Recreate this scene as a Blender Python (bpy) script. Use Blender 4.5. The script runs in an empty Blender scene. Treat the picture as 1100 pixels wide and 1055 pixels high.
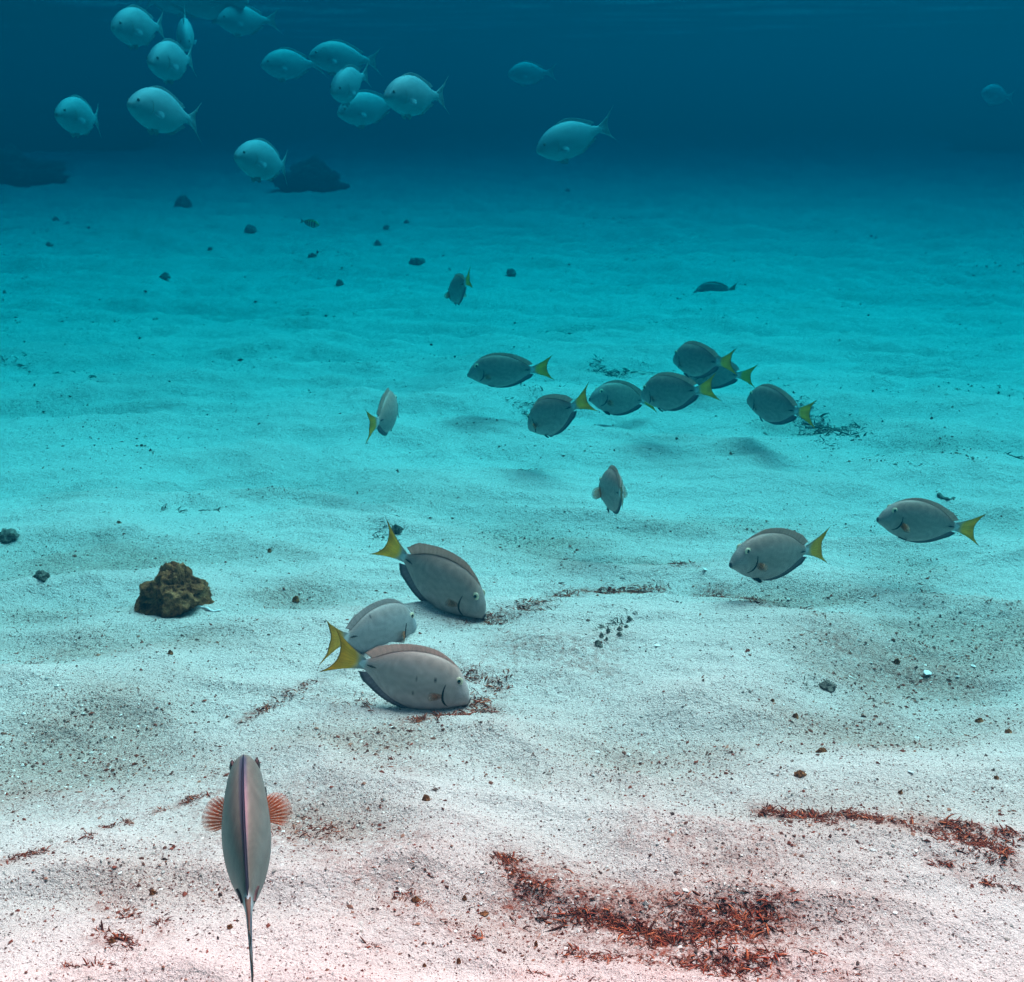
import bpy, math, random
import numpy as np
from mathutils import Matrix, Vector

random.seed(7)
RNG = np.random.default_rng(11)
S = bpy.context.scene
COL = S.collection
R = math.radians

# ------------------------------------------------------------------ camera
CAM_H, PITCH, FPX, PW, PH = 0.85, R(17.55), 1350.0, 1100.0, 1055.0
cam = bpy.data.cameras.new('camera')
cam.sensor_fit = 'HORIZONTAL'
cam.sensor_width = 36.0
cam.lens = 36.0 * FPX / PW
cam.clip_start = 0.02
cam.clip_end = 400.0
cam_ob = bpy.data.objects.new('camera', cam)
COL.objects.link(cam_ob)
cam_ob.location = (0, 0, CAM_H)
cam_ob.rotation_euler = (R(90) - PITCH, 0, 0)
S.camera = cam_ob

# ------------------------------------------------------------------ light
SUN_EL, SUN_AZ = R(60), R(36)          # azimuth measured from +Y (ahead) towards +X (right)
GAIN = (1.0, 0.0147, 0.0133)             # the camera's under-water white balance, carried by the light
world = bpy.data.worlds.new('World')
S.world = world
world.use_nodes = True
wn, wl = world.node_tree.nodes, world.node_tree.links
wn.clear()
sky = wn.new('ShaderNodeTexSky')
sky.sky_type = 'NISHITA'
sky.sun_disc = False
sky.sun_elevation = SUN_EL
sky.sun_rotation = SUN_AZ
tint = wn.new('ShaderNodeMix')
tint.data_type = 'RGBA'
tint.blend_type = 'MULTIPLY'
tint.inputs[0].default_value = 1.0
tint.inputs[7].default_value = (1.0, 0.0147, 0.0104, 1)
bg = wn.new('ShaderNodeBackground')
bg.inputs['Strength'].default_value = 0.15
wo = wn.new('ShaderNodeOutputWorld')
wl.new(sky.outputs[0], tint.inputs[6])
wl.new(tint.outputs[2], bg.inputs['Color'])
wl.new(bg.outputs[0], wo.inputs['Surface'])

sun = bpy.data.lights.new('sun', 'SUN')
sun.energy = 5.0
sun.angle = R(46)
sun.color = GAIN
sun_ob = bpy.data.objects.new('sun', sun)
COL.objects.link(sun_ob)
sd = Vector((math.cos(SUN_EL) * math.sin(SUN_AZ), math.cos(SUN_EL) * math.cos(SUN_AZ), math.sin(SUN_EL)))
sun_ob.rotation_euler = sd.to_track_quat('Z', 'Y').to_euler()
sun_ob.location = sd * 8

vs = S.view_settings
vs.view_transform = 'Standard'
vs.look = 'None'
vs.gamma = 1.0
vs.use_curve_mapping = False
vs.exposure = 7.47
S.render.engine = 'CYCLES'
S.cycles.use_denoising = True
S.cycles.max_bounces = 6
S.cycles.diffuse_bounces = 2
S.cycles.glossy_bounces = 2
S.cycles.transparent_max_bounces = 12
S.cycles.volume_bounces = 0
S.cycles.caustics_reflective = False
S.cycles.caustics_refractive = False

# water optics per metre: scattering, total extinction
SIG_S = np.array([0.0, 0.0178, 0.0325])
SIG_T = np.array([1.66, 0.252, 0.212])

# ------------------------------------------------------------------ helpers
def tag(o, label=None, cat=None, group=None, kind=None):
    if label: o['label'] = label
    if cat: o['category'] = cat
    if group: o['group'] = group
    if kind: o['kind'] = kind
    return o

def mesh_obj(name, verts, faces, mat=None, parent=None, cols=None, smooth=True):
    me = bpy.data.meshes.new(name)
    verts = np.asarray(verts, dtype=np.float32).reshape(-1, 3)
    me.vertices.add(len(verts))
    me.vertices.foreach_set('co', verts.ravel())
    if isinstance(faces, np.ndarray):
        n, k = faces.shape
        flat = faces.astype(np.int32).ravel()
        starts = np.arange(n, dtype=np.int32) * k
        tot = n
    else:
        flat = np.fromiter((i for f in faces for i in f), dtype=np.int32)
        ln = np.array([len(f) for f in faces], dtype=np.int32)
        starts = np.concatenate(([0], np.cumsum(ln)[:-1])).astype(np.int32)
        tot = len(faces)
    me.loops.add(len(flat))
    me.loops.foreach_set('vertex_index', flat)
    me.polygons.add(tot)
    me.polygons.foreach_set('loop_start', starts)
    me.polygons.foreach_set('use_smooth', np.full(tot, smooth))
    me.update(calc_edges=True)
    me.validate()
    if cols is not None:
        cols = np.asarray(cols, dtype=np.float32)
        if cols.shape[1] == 3:
            cols = np.hstack([cols, np.ones((len(cols), 1), dtype=np.float32)])
        a = me.color_attributes.new('Col', 'FLOAT_COLOR', 'POINT')
        a.data.foreach_set('color', cols.ravel())
    if mat: me.materials.append(mat)
    o = bpy.data.objects.new(name, me)
    COL.objects.link(o)
    if parent: o.parent = parent
    return o

def grid_faces(nu, nv, wrap_v=False, off=0, flip=False):
    i = np.arange(nu - 1)[:, None]
    j = np.arange(nv if wrap_v else nv - 1)[None, :]
    j2 = (j + 1) % nv
    a = i * nv + j; b = (i + 1) * nv + j; c = (i + 1) * nv + j2; d = i * nv + j2
    f = np.stack([a, b, c, d], -1).reshape(-1, 4) + off
    return f[:, ::-1] if flip else f

def smoothstep(a, b, x):
    t = np.clip((np.asarray(x, float) - a) / (b - a), 0, 1)
    return t * t * (3 - 2 * t)

_perm = np.random.default_rng(3).permutation(512)
def _grad(ix, iy, iz=0):
    h = _perm[(_perm[(_perm[ix & 511] + iy) & 511] + iz) & 511]
    return h
def noise2(x, y, seed=0):
    x = np.asarray(x, float) + 100.3 + seed * 17.13; y = np.asarray(y, float) + 200.7 + seed * 9.71
    ix = np.floor(x).astype(int); iy = np.floor(y).astype(int)
    fx = x - ix; fy = y - iy
    u = fx * fx * fx * (fx * (fx * 6 - 15) + 10); v = fy * fy * fy * (fy * (fy * 6 - 15) + 10)
    def g(dx, dy):
        a = _grad(ix + dx, iy + dy) * (2 * math.pi / 512)
        return np.cos(a) * (fx - dx) + np.sin(a) * (fy - dy)
    return ((g(0, 0) * (1 - u) + g(1, 0) * u) * (1 - v) + (g(0, 1) * (1 - u) + g(1, 1) * u) * v) * 1.4
def noise3(p, seed=0):
    p = np.asarray(p, float) + 50.37 + seed * 7.7
    i = np.floor(p).astype(int); f = p - i
    w = f * f * (3 - 2 * f)
    out = 0
    for dx in (0, 1):
        for dy in (0, 1):
            for dz in (0, 1):
                h = _grad(i[:, 0] + dx, i[:, 1] + dy, i[:, 2] + dz) / 255.5 - 1
                out = out + h * (w[:, 0] if dx else 1 - w[:, 0]) * (w[:, 1] if dy else 1 - w[:, 1]) * (w[:, 2] if dz else 1 - w[:, 2])
    return out

CF = np.array([0, math.cos(PITCH), -math.sin(PITCH)])
CU = np.array([0, math.sin(PITCH), math.cos(PITCH)])
CC = np.array([0, 0, CAM_H])
def ray(u, v):
    return CF + np.array([(u - PW / 2) / FPX, 0, 0]) - CU * ((v - PH / 2) / FPX)
def at(u, v, z):
    return CC + ray(u, v) * z
def flat_pt(u, v, z0=0.0):
    r = ray(u, v)
    return CC + r * ((z0 - CAM_H) / r[2])

# ------------------------------------------------------------------ sea bed relief
# troughs and swells of the sand: photo place, half width, half height, metres, coarse sediment, tilt
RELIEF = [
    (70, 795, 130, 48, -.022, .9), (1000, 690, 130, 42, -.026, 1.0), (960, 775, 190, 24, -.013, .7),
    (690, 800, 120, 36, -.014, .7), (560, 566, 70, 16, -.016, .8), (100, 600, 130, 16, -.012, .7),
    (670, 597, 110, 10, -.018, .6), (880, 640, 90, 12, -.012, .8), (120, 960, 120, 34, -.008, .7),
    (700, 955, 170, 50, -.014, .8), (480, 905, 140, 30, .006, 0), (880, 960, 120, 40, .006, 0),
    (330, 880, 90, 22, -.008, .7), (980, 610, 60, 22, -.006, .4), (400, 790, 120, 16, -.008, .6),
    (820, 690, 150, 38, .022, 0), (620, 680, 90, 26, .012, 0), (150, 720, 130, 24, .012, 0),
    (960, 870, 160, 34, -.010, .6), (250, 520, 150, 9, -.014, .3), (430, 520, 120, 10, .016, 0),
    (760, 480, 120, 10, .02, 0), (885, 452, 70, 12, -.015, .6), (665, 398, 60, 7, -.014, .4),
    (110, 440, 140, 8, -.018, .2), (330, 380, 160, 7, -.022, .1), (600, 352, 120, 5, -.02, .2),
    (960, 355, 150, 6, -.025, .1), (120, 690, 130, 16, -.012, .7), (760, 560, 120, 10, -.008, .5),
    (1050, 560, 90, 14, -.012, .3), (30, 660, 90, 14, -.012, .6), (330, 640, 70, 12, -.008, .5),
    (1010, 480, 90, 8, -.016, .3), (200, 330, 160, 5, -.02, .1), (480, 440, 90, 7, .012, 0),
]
_rel = []
for u, v, ru, rv, amp, co in RELIEF:
    c = flat_pt(u, v)
    d = abs(flat_pt(u + ru, v)[0] - c[0])
    e = 0.5 * (flat_pt(u, v - rv)[1] - flat_pt(u, v + rv)[1])
    _rel.append((c[0], c[1], d, e, amp, co))

def height(x, y):
    x = np.asarray(x, float); y = np.asarray(y, float)
    wx = x + .25 * noise2(x * .8, y * .8, 5)
    wy = y + .22 * noise2(x * .9, y * .7, 6) + .10 * x * np.sign(x)
    h = .020 * noise2(wx * .8, wy * 1.5, 1)
    h = h + .012 * (noise2(wx * 1.6, wy * 4.2, 2))
    rg = 1 - np.abs(noise2(wx * 1.3, wy * 3.1, 3))
    h = h + .024 * (rg * rg - .6)
    h = h + .0050 * noise2(wx * 5.5, wy * 9.0, 4)
    h = h + .0022 * noise2(x * 17, y * 22, 7)
    h = h + .030 * smoothstep(2.6, 6, y) * noise2(wx * .9, wy * 2.3, 10) + .014 * smoothstep(2.0, 4.5, y) * noise2(wx * 1.9, wy * 5.0, 11)
    rg2 = 1 - np.abs(noise2(wx * 2.0 + .4 * wy, wy * 5.2, 12)); rg3 = 1 - np.abs(noise2(wx * 4.2 - .6 * wy, wy * 11, 13))
    far_ = 1 + .9 * smoothstep(2.4, 5, y)
    h = h + far_ * (.016 * (rg2 ** 3 - .5) + .0095 * (rg3 ** 3 - .5)) + .0034 * ((1 - np.abs(noise2(wx * 8 + 2.4 * wy, wy * 19, 14))) ** 3 - .5)
    h = h + .0080 * noise2(wx * 3.2 + wy * .8, wy * 7.5, 8) + .0045 * noise2(wx * 9 + wy * 2, wy * 17, 9)
    for cx, cy, d, e, amp, co in _rel:
        dx = (x - cx) / d; dy = (y - cy) / e
        dy = dy + .25 * np.sin(dx * 2.1 + cx * 5)
        q = dx * dx + dy * dy
        m = q < 9
        h = h + np.where(m, 1.3 * amp * np.exp(-q * 1.1), 0)
    return h

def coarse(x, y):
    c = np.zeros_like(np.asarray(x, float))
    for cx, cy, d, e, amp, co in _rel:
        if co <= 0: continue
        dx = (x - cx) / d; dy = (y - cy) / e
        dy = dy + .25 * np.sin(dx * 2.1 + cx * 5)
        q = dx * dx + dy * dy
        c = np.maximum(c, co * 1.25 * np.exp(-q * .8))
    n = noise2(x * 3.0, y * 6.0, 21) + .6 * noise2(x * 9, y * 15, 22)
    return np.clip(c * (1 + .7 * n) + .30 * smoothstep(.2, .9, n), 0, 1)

def ground(u, v):
    r = ray(u, v)
    t = -CAM_H / r[2]
    for _ in range(12):
        p = CC + r * t
        t += (float(height(p[0], p[1])) - p[2]) / r[2] * .8
    p = CC + r * t
    p[2] = float(height(p[0], p[1]))
    return p, t

# ------------------------------------------------------------------ materials
def new_mat(name):
    m = bpy.data.materials.new(name)
    m.use_nodes = True
    nt = m.node_tree
    return m, nt.nodes, nt.links, nt.nodes['Principled BSDF']
def noise_node(n, l, co, scale, detail=4, rough=.6):
    t = n.new('ShaderNodeTexNoise')
    t.inputs['Scale'].default_value = scale
    t.inputs['Detail'].default_value = detail
    t.inputs['Roughness'].default_value = rough
    l.new(co, t.inputs['Vector'])
    return t
def ramp(n, l, fac, stops):
    r = n.new('ShaderNodeValToRGB')
    e = r.color_ramp.elements
    while len(e) < len(stops): e.new(.5)
    for k, (p, c) in enumerate(stops):
        e[k].position = p
        e[k].color = (*c, 1) if len(c) == 3 else c
    l.new(fac, r.inputs[0])
    return r
def mix(n, l, fac, a, b, mode='MIX'):
    x = n.new('ShaderNodeMix')
    x.data_type = 'RGBA'
    x.blend_type = mode
    for sock, v in ((0, fac), (6, a), (7, b)):
        if hasattr(v, 'links'): l.new(v, x.inputs[sock])
        elif sock == 0: x.inputs[0].default_value = v
        else: x.inputs[sock].default_value = (*v, 1)
    return x.outputs[2]
def bump(n, l, hgt, strength, dist, prev=None):
    b = n.new('ShaderNodeBump')
    b.inputs['Strength'].default_value = strength
    b.inputs['Distance'].default_value = dist
    l.new(hgt, b.inputs['Height'])
    if prev: l.new(prev, b.inputs['Normal'])
    return b.outputs[0]

def make_sand():
    m, n, l, p = new_mat('sand')
    tc = n.new('ShaderNodeTexCoord')
    co = tc.outputs['Object']
    at_ = n.new('ShaderNodeAttribute'); at_.attribute_name = 'Col'
    sep = n.new('ShaderNodeSeparateColor'); l.new(at_.outputs['Color'], sep.inputs[0])
    big = noise_node(n, l, co, 2.2, 5)
    base = ramp(n, l, big.outputs['Fac'], [(.3, (.64, .56, .54)), (.7, (.72, .63, .605))]).outputs[0]
    fine = noise_node(n, l, co, 330, 3, .7)
    base = mix(n, l, .55, base, ramp(n, l, fine.outputs['Fac'], [(.3, (.50, .50, .50)), (.5, (.95, .95, .95)), (.72, (1.25, 1.25, 1.25))]).outputs[0], 'MULTIPLY')
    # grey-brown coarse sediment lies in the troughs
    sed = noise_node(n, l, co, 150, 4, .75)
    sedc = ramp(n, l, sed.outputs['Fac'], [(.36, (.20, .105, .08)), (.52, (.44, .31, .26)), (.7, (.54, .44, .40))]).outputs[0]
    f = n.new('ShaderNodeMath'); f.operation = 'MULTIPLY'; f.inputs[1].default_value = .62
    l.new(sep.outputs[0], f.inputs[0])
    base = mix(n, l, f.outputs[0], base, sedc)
    # thin film of red algae on the sand along the weed lines
    film = noise_node(n, l, co, 95, 5, .75)
    fm = n.new('ShaderNodeMapRange'); fm.inputs[1].default_value = .40; fm.inputs[2].default_value = .62
    l.new(film.outputs['Fac'], fm.inputs[0])
    fq = n.new('ShaderNodeMath'); fq.operation = 'MULTIPLY'
    l.new(fm.outputs[0], fq.inputs[0]); l.new(sep.outputs[1], fq.inputs[1])
    base = mix(n, l, fq.outputs[0], base, (.25, .055, .03))
    # single dark grains
    for sc, thr, col, k in ((260, .17, (.17, .06, .05), .9), (140, .13, (.12, .06, .05), .8), (420, .2, (.25, .12, .1), .7)):
        vo = n.new('ShaderNodeTexVoronoi'); vo.inputs['Scale'].default_value = sc
        l.new(co, vo.inputs['Vector'])
        d = n.new('ShaderNodeMath'); d.operation = 'LESS_THAN'; d.inputs[1].default_value = thr * 1.6
        l.new(vo.outputs['Distance'], d.inputs[0])
        sc_ = n.new('ShaderNodeSeparateColor'); l.new(vo.outputs['Color'], sc_.inputs[0])
        g = n.new('ShaderNodeMath'); g.operation = 'MULTIPLY_ADD'; g.inputs[1].default_value = .55; g.inputs[2].default_value = .20
        l.new(sep.outputs[0], g.inputs[0])
        h = n.new('ShaderNodeMath'); h.operation = 'LESS_THAN'
        l.new(sc_.outputs[0], h.inputs[0]); l.new(g.outputs[0], h.inputs[1])
        q = n.new('ShaderNodeMath'); q.operation = 'MULTIPLY'
        l.new(d.outputs[0], q.inputs[0]); l.new(h.outputs[0], q.inputs[1])
        q2 = n.new('ShaderNodeMath'); q2.operation = 'MULTIPLY'; q2.inputs[1].default_value = k
        l.new(q.outputs[0], q2.inputs[0])
        base = mix(n, l, q2.outputs[0], base, col)
    l.new(base, p.inputs['Base Color'])
    p.inputs['Roughness'].default_value = .9
    p.inputs['Specular IOR Level'].default_value = .15
    b0 = bump(n, l, noise_node(n, l, co, 22, 3, .6).outputs['Fac'], .5, .022)
    b1 = bump(n, l, noise_node(n, l, co, 70, 4, .7).outputs['Fac'], .6, .012, b0)
    b2 = bump(n, l, fine.outputs['Fac'], .8, .004, b1)
    l.new(b2, p.inputs['Normal'])
    return m

def make_attr_mat(name, rough=.5, spec=.35, alpha=False, nscale=60, namt=.35, bdist=.0, trans=0):
    m, n, l, p = new_mat(name)
    tc = n.new('ShaderNodeTexCoord'); co = tc.outputs['Object']
    a = n.new('ShaderNodeAttribute'); a.attribute_name = 'Col'
    t = noise_node(n, l, co, nscale, 5, .65)
    c = mix(n, l, namt, a.outputs['Color'], ramp(n, l, t.outputs['Fac'], [(.3, (.6, .6, .6)), (.7, (1.35, 1.33, 1.3))]).outputs[0], 'MULTIPLY')
    l.new(c, p.inputs['Base Color'])
    p.inputs['Roughness'].default_value = rough
    p.inputs['Specular IOR Level'].default_value = spec
    if alpha: l.new(a.outputs['Alpha'], p.inputs['Alpha'])
    if trans:
        out = n['Material Output']
        tl = n.new('ShaderNodeBsdfTranslucent'); l.new(c, tl.inputs['Color'])
        tp = n.new('ShaderNodeBsdfTransparent')
        m1 = n.new('ShaderNodeMixShader'); m1.inputs[0].default_value = trans
        l.new(p.outputs[0], m1.inputs[1]); l.new(tl.outputs[0], m1.inputs[2])
        if alpha:
            p.inputs['Alpha'].default_value = 1
            l.remove(p.inputs['Alpha'].links[0])
            m2 = n.new('ShaderNodeMixShader')
            l.new(a.outputs['Alpha'], m2.inputs[0]); l.new(tp.outputs[0], m2.inputs[1]); l.new(m1.outputs[0], m2.inputs[2])
            l.new(m2.outputs[0], out.inputs['Surface'])
        else:
            l.new(m1.outputs[0], out.inputs['Surface'])
    if bdist:
        l.new(bump(n, l, t.outputs['Fac'], .5, bdist), p.inputs['Normal'])
    return m

def make_rock(name, c0, c1, c2, sc=30):
    m, n, l, p = new_mat(name)
    tc = n.new('ShaderNodeTexCoord'); co = tc.outputs['Object']
    t = noise_node(n, l, co, sc, 8, .7)
    t2 = noise_node(n, l, co, sc * 3.5, 5, .7)
    c = ramp(n, l, t.outputs['Fac'], [(.32, c0), (.5, c1), (.7, c2)]).outputs[0]
    c = mix(n, l, .7, c, ramp(n, l, t2.outputs['Fac'], [(.35, (.35, .35, .35)), (.65, (1.4, 1.35, 1.2))]).outputs[0], 'MULTIPLY')
    l.new(c, p.inputs['Base Color'])
    p.inputs['Roughness'].default_value = .95
    p.inputs['Specular IOR Level'].default_value = .1
    l.new(bump(n, l, t2.outputs['Fac'], .9, .35 / sc), p.inputs['Normal'])
    return m

def plain(name, col, rough=.5, spec=.4):
    m, n, l, p = new_mat(name)
    tc = n.new('ShaderNodeTexCoord')
    t = noise_node(n, l, tc.outputs['Object'], 90, 4)
    c = mix(n, l, .4, col, ramp(n, l, t.outputs['Fac'], [(.3, (.7, .7, .7)), (.7, (1.25, 1.25, 1.25))]).outputs[0], 'MULTIPLY')
    l.new(c, p.inputs['Base Color'])
    p.inputs['Roughness'].default_value = rough
    p.inputs['Specular IOR Level'].default_value = spec
    return m

M_SAND = make_sand()
M_SKIN = make_attr_mat('fish_skin', .46, .28, nscale=75, namt=.32, bdist=.0006)
M_FIN = make_attr_mat('fish_fin', .5, .3, nscale=70, namt=.3, trans=.55)
M_PECT = make_attr_mat('fin_membrane', .5, .3, alpha=True, nscale=70, namt=.2, trans=.55)
M_SILVER = make_attr_mat('silver_scales', .6, .25, nscale=45, namt=.15)
M_IRIS = plain('eye_iris', (.85, .70, .50), .25, .6)
M_PUPIL = plain('eye_pupil', (.004, .004, .005), .12, .8)
M_DARK = plain('dark_skin', (.012, .011, .014), .5, .3)
M_GRAIN = make_attr_mat('loose_grain', .85, .2, nscale=200, namt=.3)
M_ALGA = make_attr_mat('red_weed', .8, .15, nscale=150, namt=.4)
M_ROCK = make_rock('brown_rock', (.08, .026, .011), (.29, .11, .048), (.55, .27, .14), 34)
M_GREY = make_rock('grey_stone', (.09, .085, .08), (.20, .19, .18), (.36, .34, .32), 60)
M_PALE = make_rock('hazy_stone', (.20, .20, .20), (.34, .34, .33), (.46, .46, .44), 25)  # lighter copy of the grey stone, distance haze put into its colour
M_REEF = make_rock('reef_rock', (.06, .07, .08), (.12, .13, .14), (.20, .21, .20), 7)  # tone lightened so the far rocks look hazier, beyond the water volume
M_SHELL = plain('white_shell', (.78, .80, .82), .4, .4)

WEED = [  # polyline, half width px, pieces, length m
    ([(538, 926), (560, 945), (600, 966), (650, 976), (690, 988), (720, 994)], 6, 900, .011),
    ([(560, 955), (600, 958), (660, 975), (750, 985), (840, 980)], 22, 800, .009),
    ([(690, 1000), (740, 990), (790, 985), (840, 978)], 16, 900, .012),
    ([(720, 1020), (770, 1030), (830, 1030)], 16, 600, .011),
    ([(610, 1012), (660, 1022), (700, 1030)], 9, 220, .009),
    ([(540, 922), (548, 932)], 9, 160, .010),
    ([(815, 874), (850, 881), (890, 889), (935, 897)], 4, 620, .010),
    ([(870, 893), (905, 900)], 4, 120, .008),
    ([(935, 898), (970, 908), (1010, 910), (1040, 906), (1100, 920)], 3.5, 480, .009),
    ([(1010, 910), (1050, 925), (1075, 938)], 12, 620, .011),
    ([(1000, 940), (1060, 962), (1100, 972)], 5, 160, .009),
    ([(590, 645), (625, 636), (665, 631), (712, 629)], 5, 520, .010),
    ([(545, 668), (585, 655), (610, 640)], 8, 300, .010),
    ([(485, 672), (520, 670), (575, 664)], 4, 260, .009),
    ([(598, 592), (640, 597), (680, 606), (750, 612)], 3, 460, .009),
    ([(752, 632), (790, 636), (830, 648), (870, 655)], 5, 360, .009),
    ([(790, 655), (830, 660)], 6, 120, .009),
    ([(495, 722), (520, 728), (540, 736)], 8, 260, .010),
    ([(505, 752), (520, 756), (535, 764)], 9, 220, .010),
    ([(432, 774), (460, 772), (498, 767)], 4, 330, .010),
    ([(378, 757), (398, 752)], 6, 90, .008),
    ([(258, 768), (300, 750), (345, 733)], 3.5, 230, .009),
    ([(108, 888), (150, 872), (200, 850), (232, 838)], 2.2, 330, .007),
    ([(0, 934), (40, 922), (60, 918)], 4, 140, .008), ([(65, 912), (103, 901)], 2, 60, .007),
    ([(300, 898), (330, 885), (368, 884)], 9, 140, .009),
    ([(110, 965), (150, 990), (180, 994)], 8, 110, .009), ([(110, 1010), (145, 1022)], 9, 120, .011),
    ([(75, 1050), (110, 1045)], 5, 50, .010),
    ([(425, 950), (470, 978), (515, 1002)], 7, 150, .008),
    ([(380, 1010), (415, 1015)], 4, 40, .007),
    ([(395, 815), (440, 835)], 12, 60, .006),
    ([(900, 985), (950, 1000)], 20, 110, .008), ([(850, 1020), (920, 1045)], 14, 120, .008),
    ([(540, 1040), (640, 1050)], 8, 60, .008),
    ([(545, 700), (640, 715)], 25, 130, .006), ([(700, 900), (820, 930)], 26, 150, .006),
    ([(250, 860), (420, 930)], 40, 130, .006), ([(20, 850), (150, 840)], 18, 100, .006),
    ([(520, 505), (600, 500)], 4, 50, .008), ([(250, 530), (400, 518)], 3, 90, .008),
    ([(880, 690), (1040, 720)], 20, 130, .006),
    ([(1050, 645), (1100, 660)], 3, 80, .008), ([(985, 620), (1010, 640)], 4, 40, .008),
    ([(345, 745), (372, 760)], 10, 50, .006), ([(300, 640), (380, 660)], 10, 60, .006),
    ([(0, 735), (60, 700)], 8, 60, .007),
]

def weed_film(x, y):
    out = np.zeros_like(x)
    for pts, hw, cnt, ln in WEED:
        W = np.array([flat_pt(u, v)[:2] for u, v in pts])
        k = np.linalg.norm(flat_pt(*pts[0]) - CC) / FPX
        wx_, wy_ = hw * k * 1.2 + .004, hw * k * 2.2 + .008
        amp = min(1.0, .25 + cnt / 700.0)
        for a, b in zip(W[:-1], W[1:]):
            lo, hi = np.minimum(a, b) - .25, np.maximum(a, b) + .25
            m = np.flatnonzero((x > lo[0]) & (x < hi[0]) & (y > lo[1]) & (y < hi[1]))
            if not len(m): continue
            d = b - a
            t = np.clip(((x[m] - a[0]) * d[0] + (y[m] - a[1]) * d[1]) / d.dot(d), 0, 1)
            ex = (x[m] - a[0] - t * d[0]) / wx_; ey = (y[m] - a[1] - t * d[1]) / wy_
            out[m] = np.maximum(out[m], amp * np.exp(-(ex * ex + ey * ey) * .8))
    return np.clip(out * (1 + .8 * noise2(x * 14, y * 22, 51)), 0, 1)

# ------------------------------------------------------------------ sea bed
def build_seabed():
    ys = []
    y = -1.2
    while y < 60:
        ys.append(y)
        y += .008 if 0.2 < y < 1.8 else (.05 if y <= .2 else .008 * (y / 1.8) ** 1.7)
    ys = np.array(ys)
    nu = 420
    uu = np.linspace(-1, 1, nu)
    uu = np.sign(uu) * (np.abs(uu) * .75 + .25 * np.abs(uu) ** 4)
    half = 1.3 + np.abs(ys) * 1.05
    X = uu[None, :] * half[:, None]
    Y = np.repeat(ys[:, None], nu, 1)
    Z = height(X, Y)
    V = np.stack([X, Y, Z], -1).reshape(-1, 3)
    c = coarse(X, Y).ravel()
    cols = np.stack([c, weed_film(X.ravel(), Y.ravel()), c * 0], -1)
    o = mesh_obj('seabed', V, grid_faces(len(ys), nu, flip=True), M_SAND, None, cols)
    tag(o, kind='structure')
build_seabed()

# ------------------------------------------------------------------ water surface overhead
TOP = 1.28
def build_surface():
    ys = np.concatenate([np.linspace(-3, 3, 30), 3 + 57 * np.linspace(0, 1, 260)[1:] ** 1.7])
    nu = 200
    uu = np.linspace(-1, 1, nu)
    X = uu[None, :] * (4 + np.maximum(ys, 0) * 1.0)[:, None]
    Y = np.repeat(ys[:, None], nu, 1)
    Z = TOP + .016 * noise2(X * .9, Y * .8, 31) + .012 * noise2(X * 1.9, Y * 2.6, 32) + .004 * noise2(X * 6, Y * 7, 33)
    m = bpy.data.materials.new('water_skin')
    m.use_nodes = True
    n, l = m.node_tree.nodes, m.node_tree.links
    n.clear()
    out = n.new('ShaderNodeOutputMaterial')
    tr = n.new('ShaderNodeBsdfTransparent')
    gl = n.new('ShaderNodeBsdfGlossy'); gl.inputs['Roughness'].default_value = .08
    gl.inputs['Color'].default_value = (.9, .9, .9, 1)
    fr = n.new('ShaderNodeFresnel'); fr.inputs['IOR'].default_value = 1.333
    mx = n.new('ShaderNodeMixShader')
    l.new(fr.outputs[0], mx.inputs[0]); l.new(tr.outputs[0], mx.inputs[1]); l.new(gl.outputs[0], mx.inputs[2])
    l.new(mx.outputs[0], out.inputs['Surface'])
    o = mesh_obj('water_surface', np.stack([X, Y, Z], -1).reshape(-1, 3), grid_faces(len(ys), nu, flip=True), m)
    tag(o, kind='structure')
build_surface()

def build_haze():
    x0, x1, y0, y1, z0, z1 = -66, 66, -4, 62, -1.1, TOP + .06
    V = [(x, y, z) for z in (z0, z1) for y in (y0, y1) for x in (x0, x1)]
    F = [(0, 2, 3, 1), (4, 5, 7, 6), (0, 1, 5, 4), (2, 6, 7, 3), (0, 4, 6, 2), (1, 3, 7, 5)]
    m = bpy.data.materials.new('sea_water_haze')
    m.use_nodes = True
    n, l = m.node_tree.nodes, m.node_tree.links
    n.clear()
    out = n.new('ShaderNodeOutputMaterial')
    pv = n.new('ShaderNodeVolumePrincipled')
    D = 1.8
    c = SIG_S / D
    a = np.clip(1 - (SIG_T - SIG_S) / D / (1 - c), 0, 1) ** 2
    pv.inputs['Density'].default_value = D
    pv.inputs['Color'].default_value = (*c, 1)
    pv.inputs['Absorption Color'].default_value = (*a, 1)
    pv.inputs['Anisotropy'].default_value = 0.5
    l.new(pv.outputs[0], out.inputs['Volume'])
    o = mesh_obj('haze', V, F, m, smooth=False)
    tag(o, kind='stuff')
build_haze()

# ------------------------------------------------------------------ fish
SURGEON = dict(
    top=[(0, .020), (.018, .034), (.035, .062), (.06, .102), (.10, .142), (.16, .196), (.22, .228), (.30, .252), (.42, .263), (.55, .250), (.68, .214), (.80, .158), (.90, .092), (.96, .056), (1.0, .046), (1.04, .046)],
    bot=[(0, -.022), (.02, -.038), (.06, -.058), (.10, -.082), (.16, -.118), (.22, -.148), (.30, -.176), (.42, -.210), (.55, -.208), (.68, -.184), (.80, -.136), (.90, -.080), (.96, -.050), (1.0, -.043), (1.04, -.043)],
    wid=[(0, .016), (.02, .036), (.06, .066), (.12, .088), (.2, .098), (.32, .110), (.45, .114), (.6, .100), (.75, .068), (.88, .036), (.96, .022), (1.0, .016), (1.04, .008)],
    dorsal=(.17, .955, .028, .056), anal=(.38, .955, .022, .054), tail=(1.0, 1.225, 1.35, .200), eye=(.158, .135, .036), pect=(.262, -.012, .155))
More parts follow.
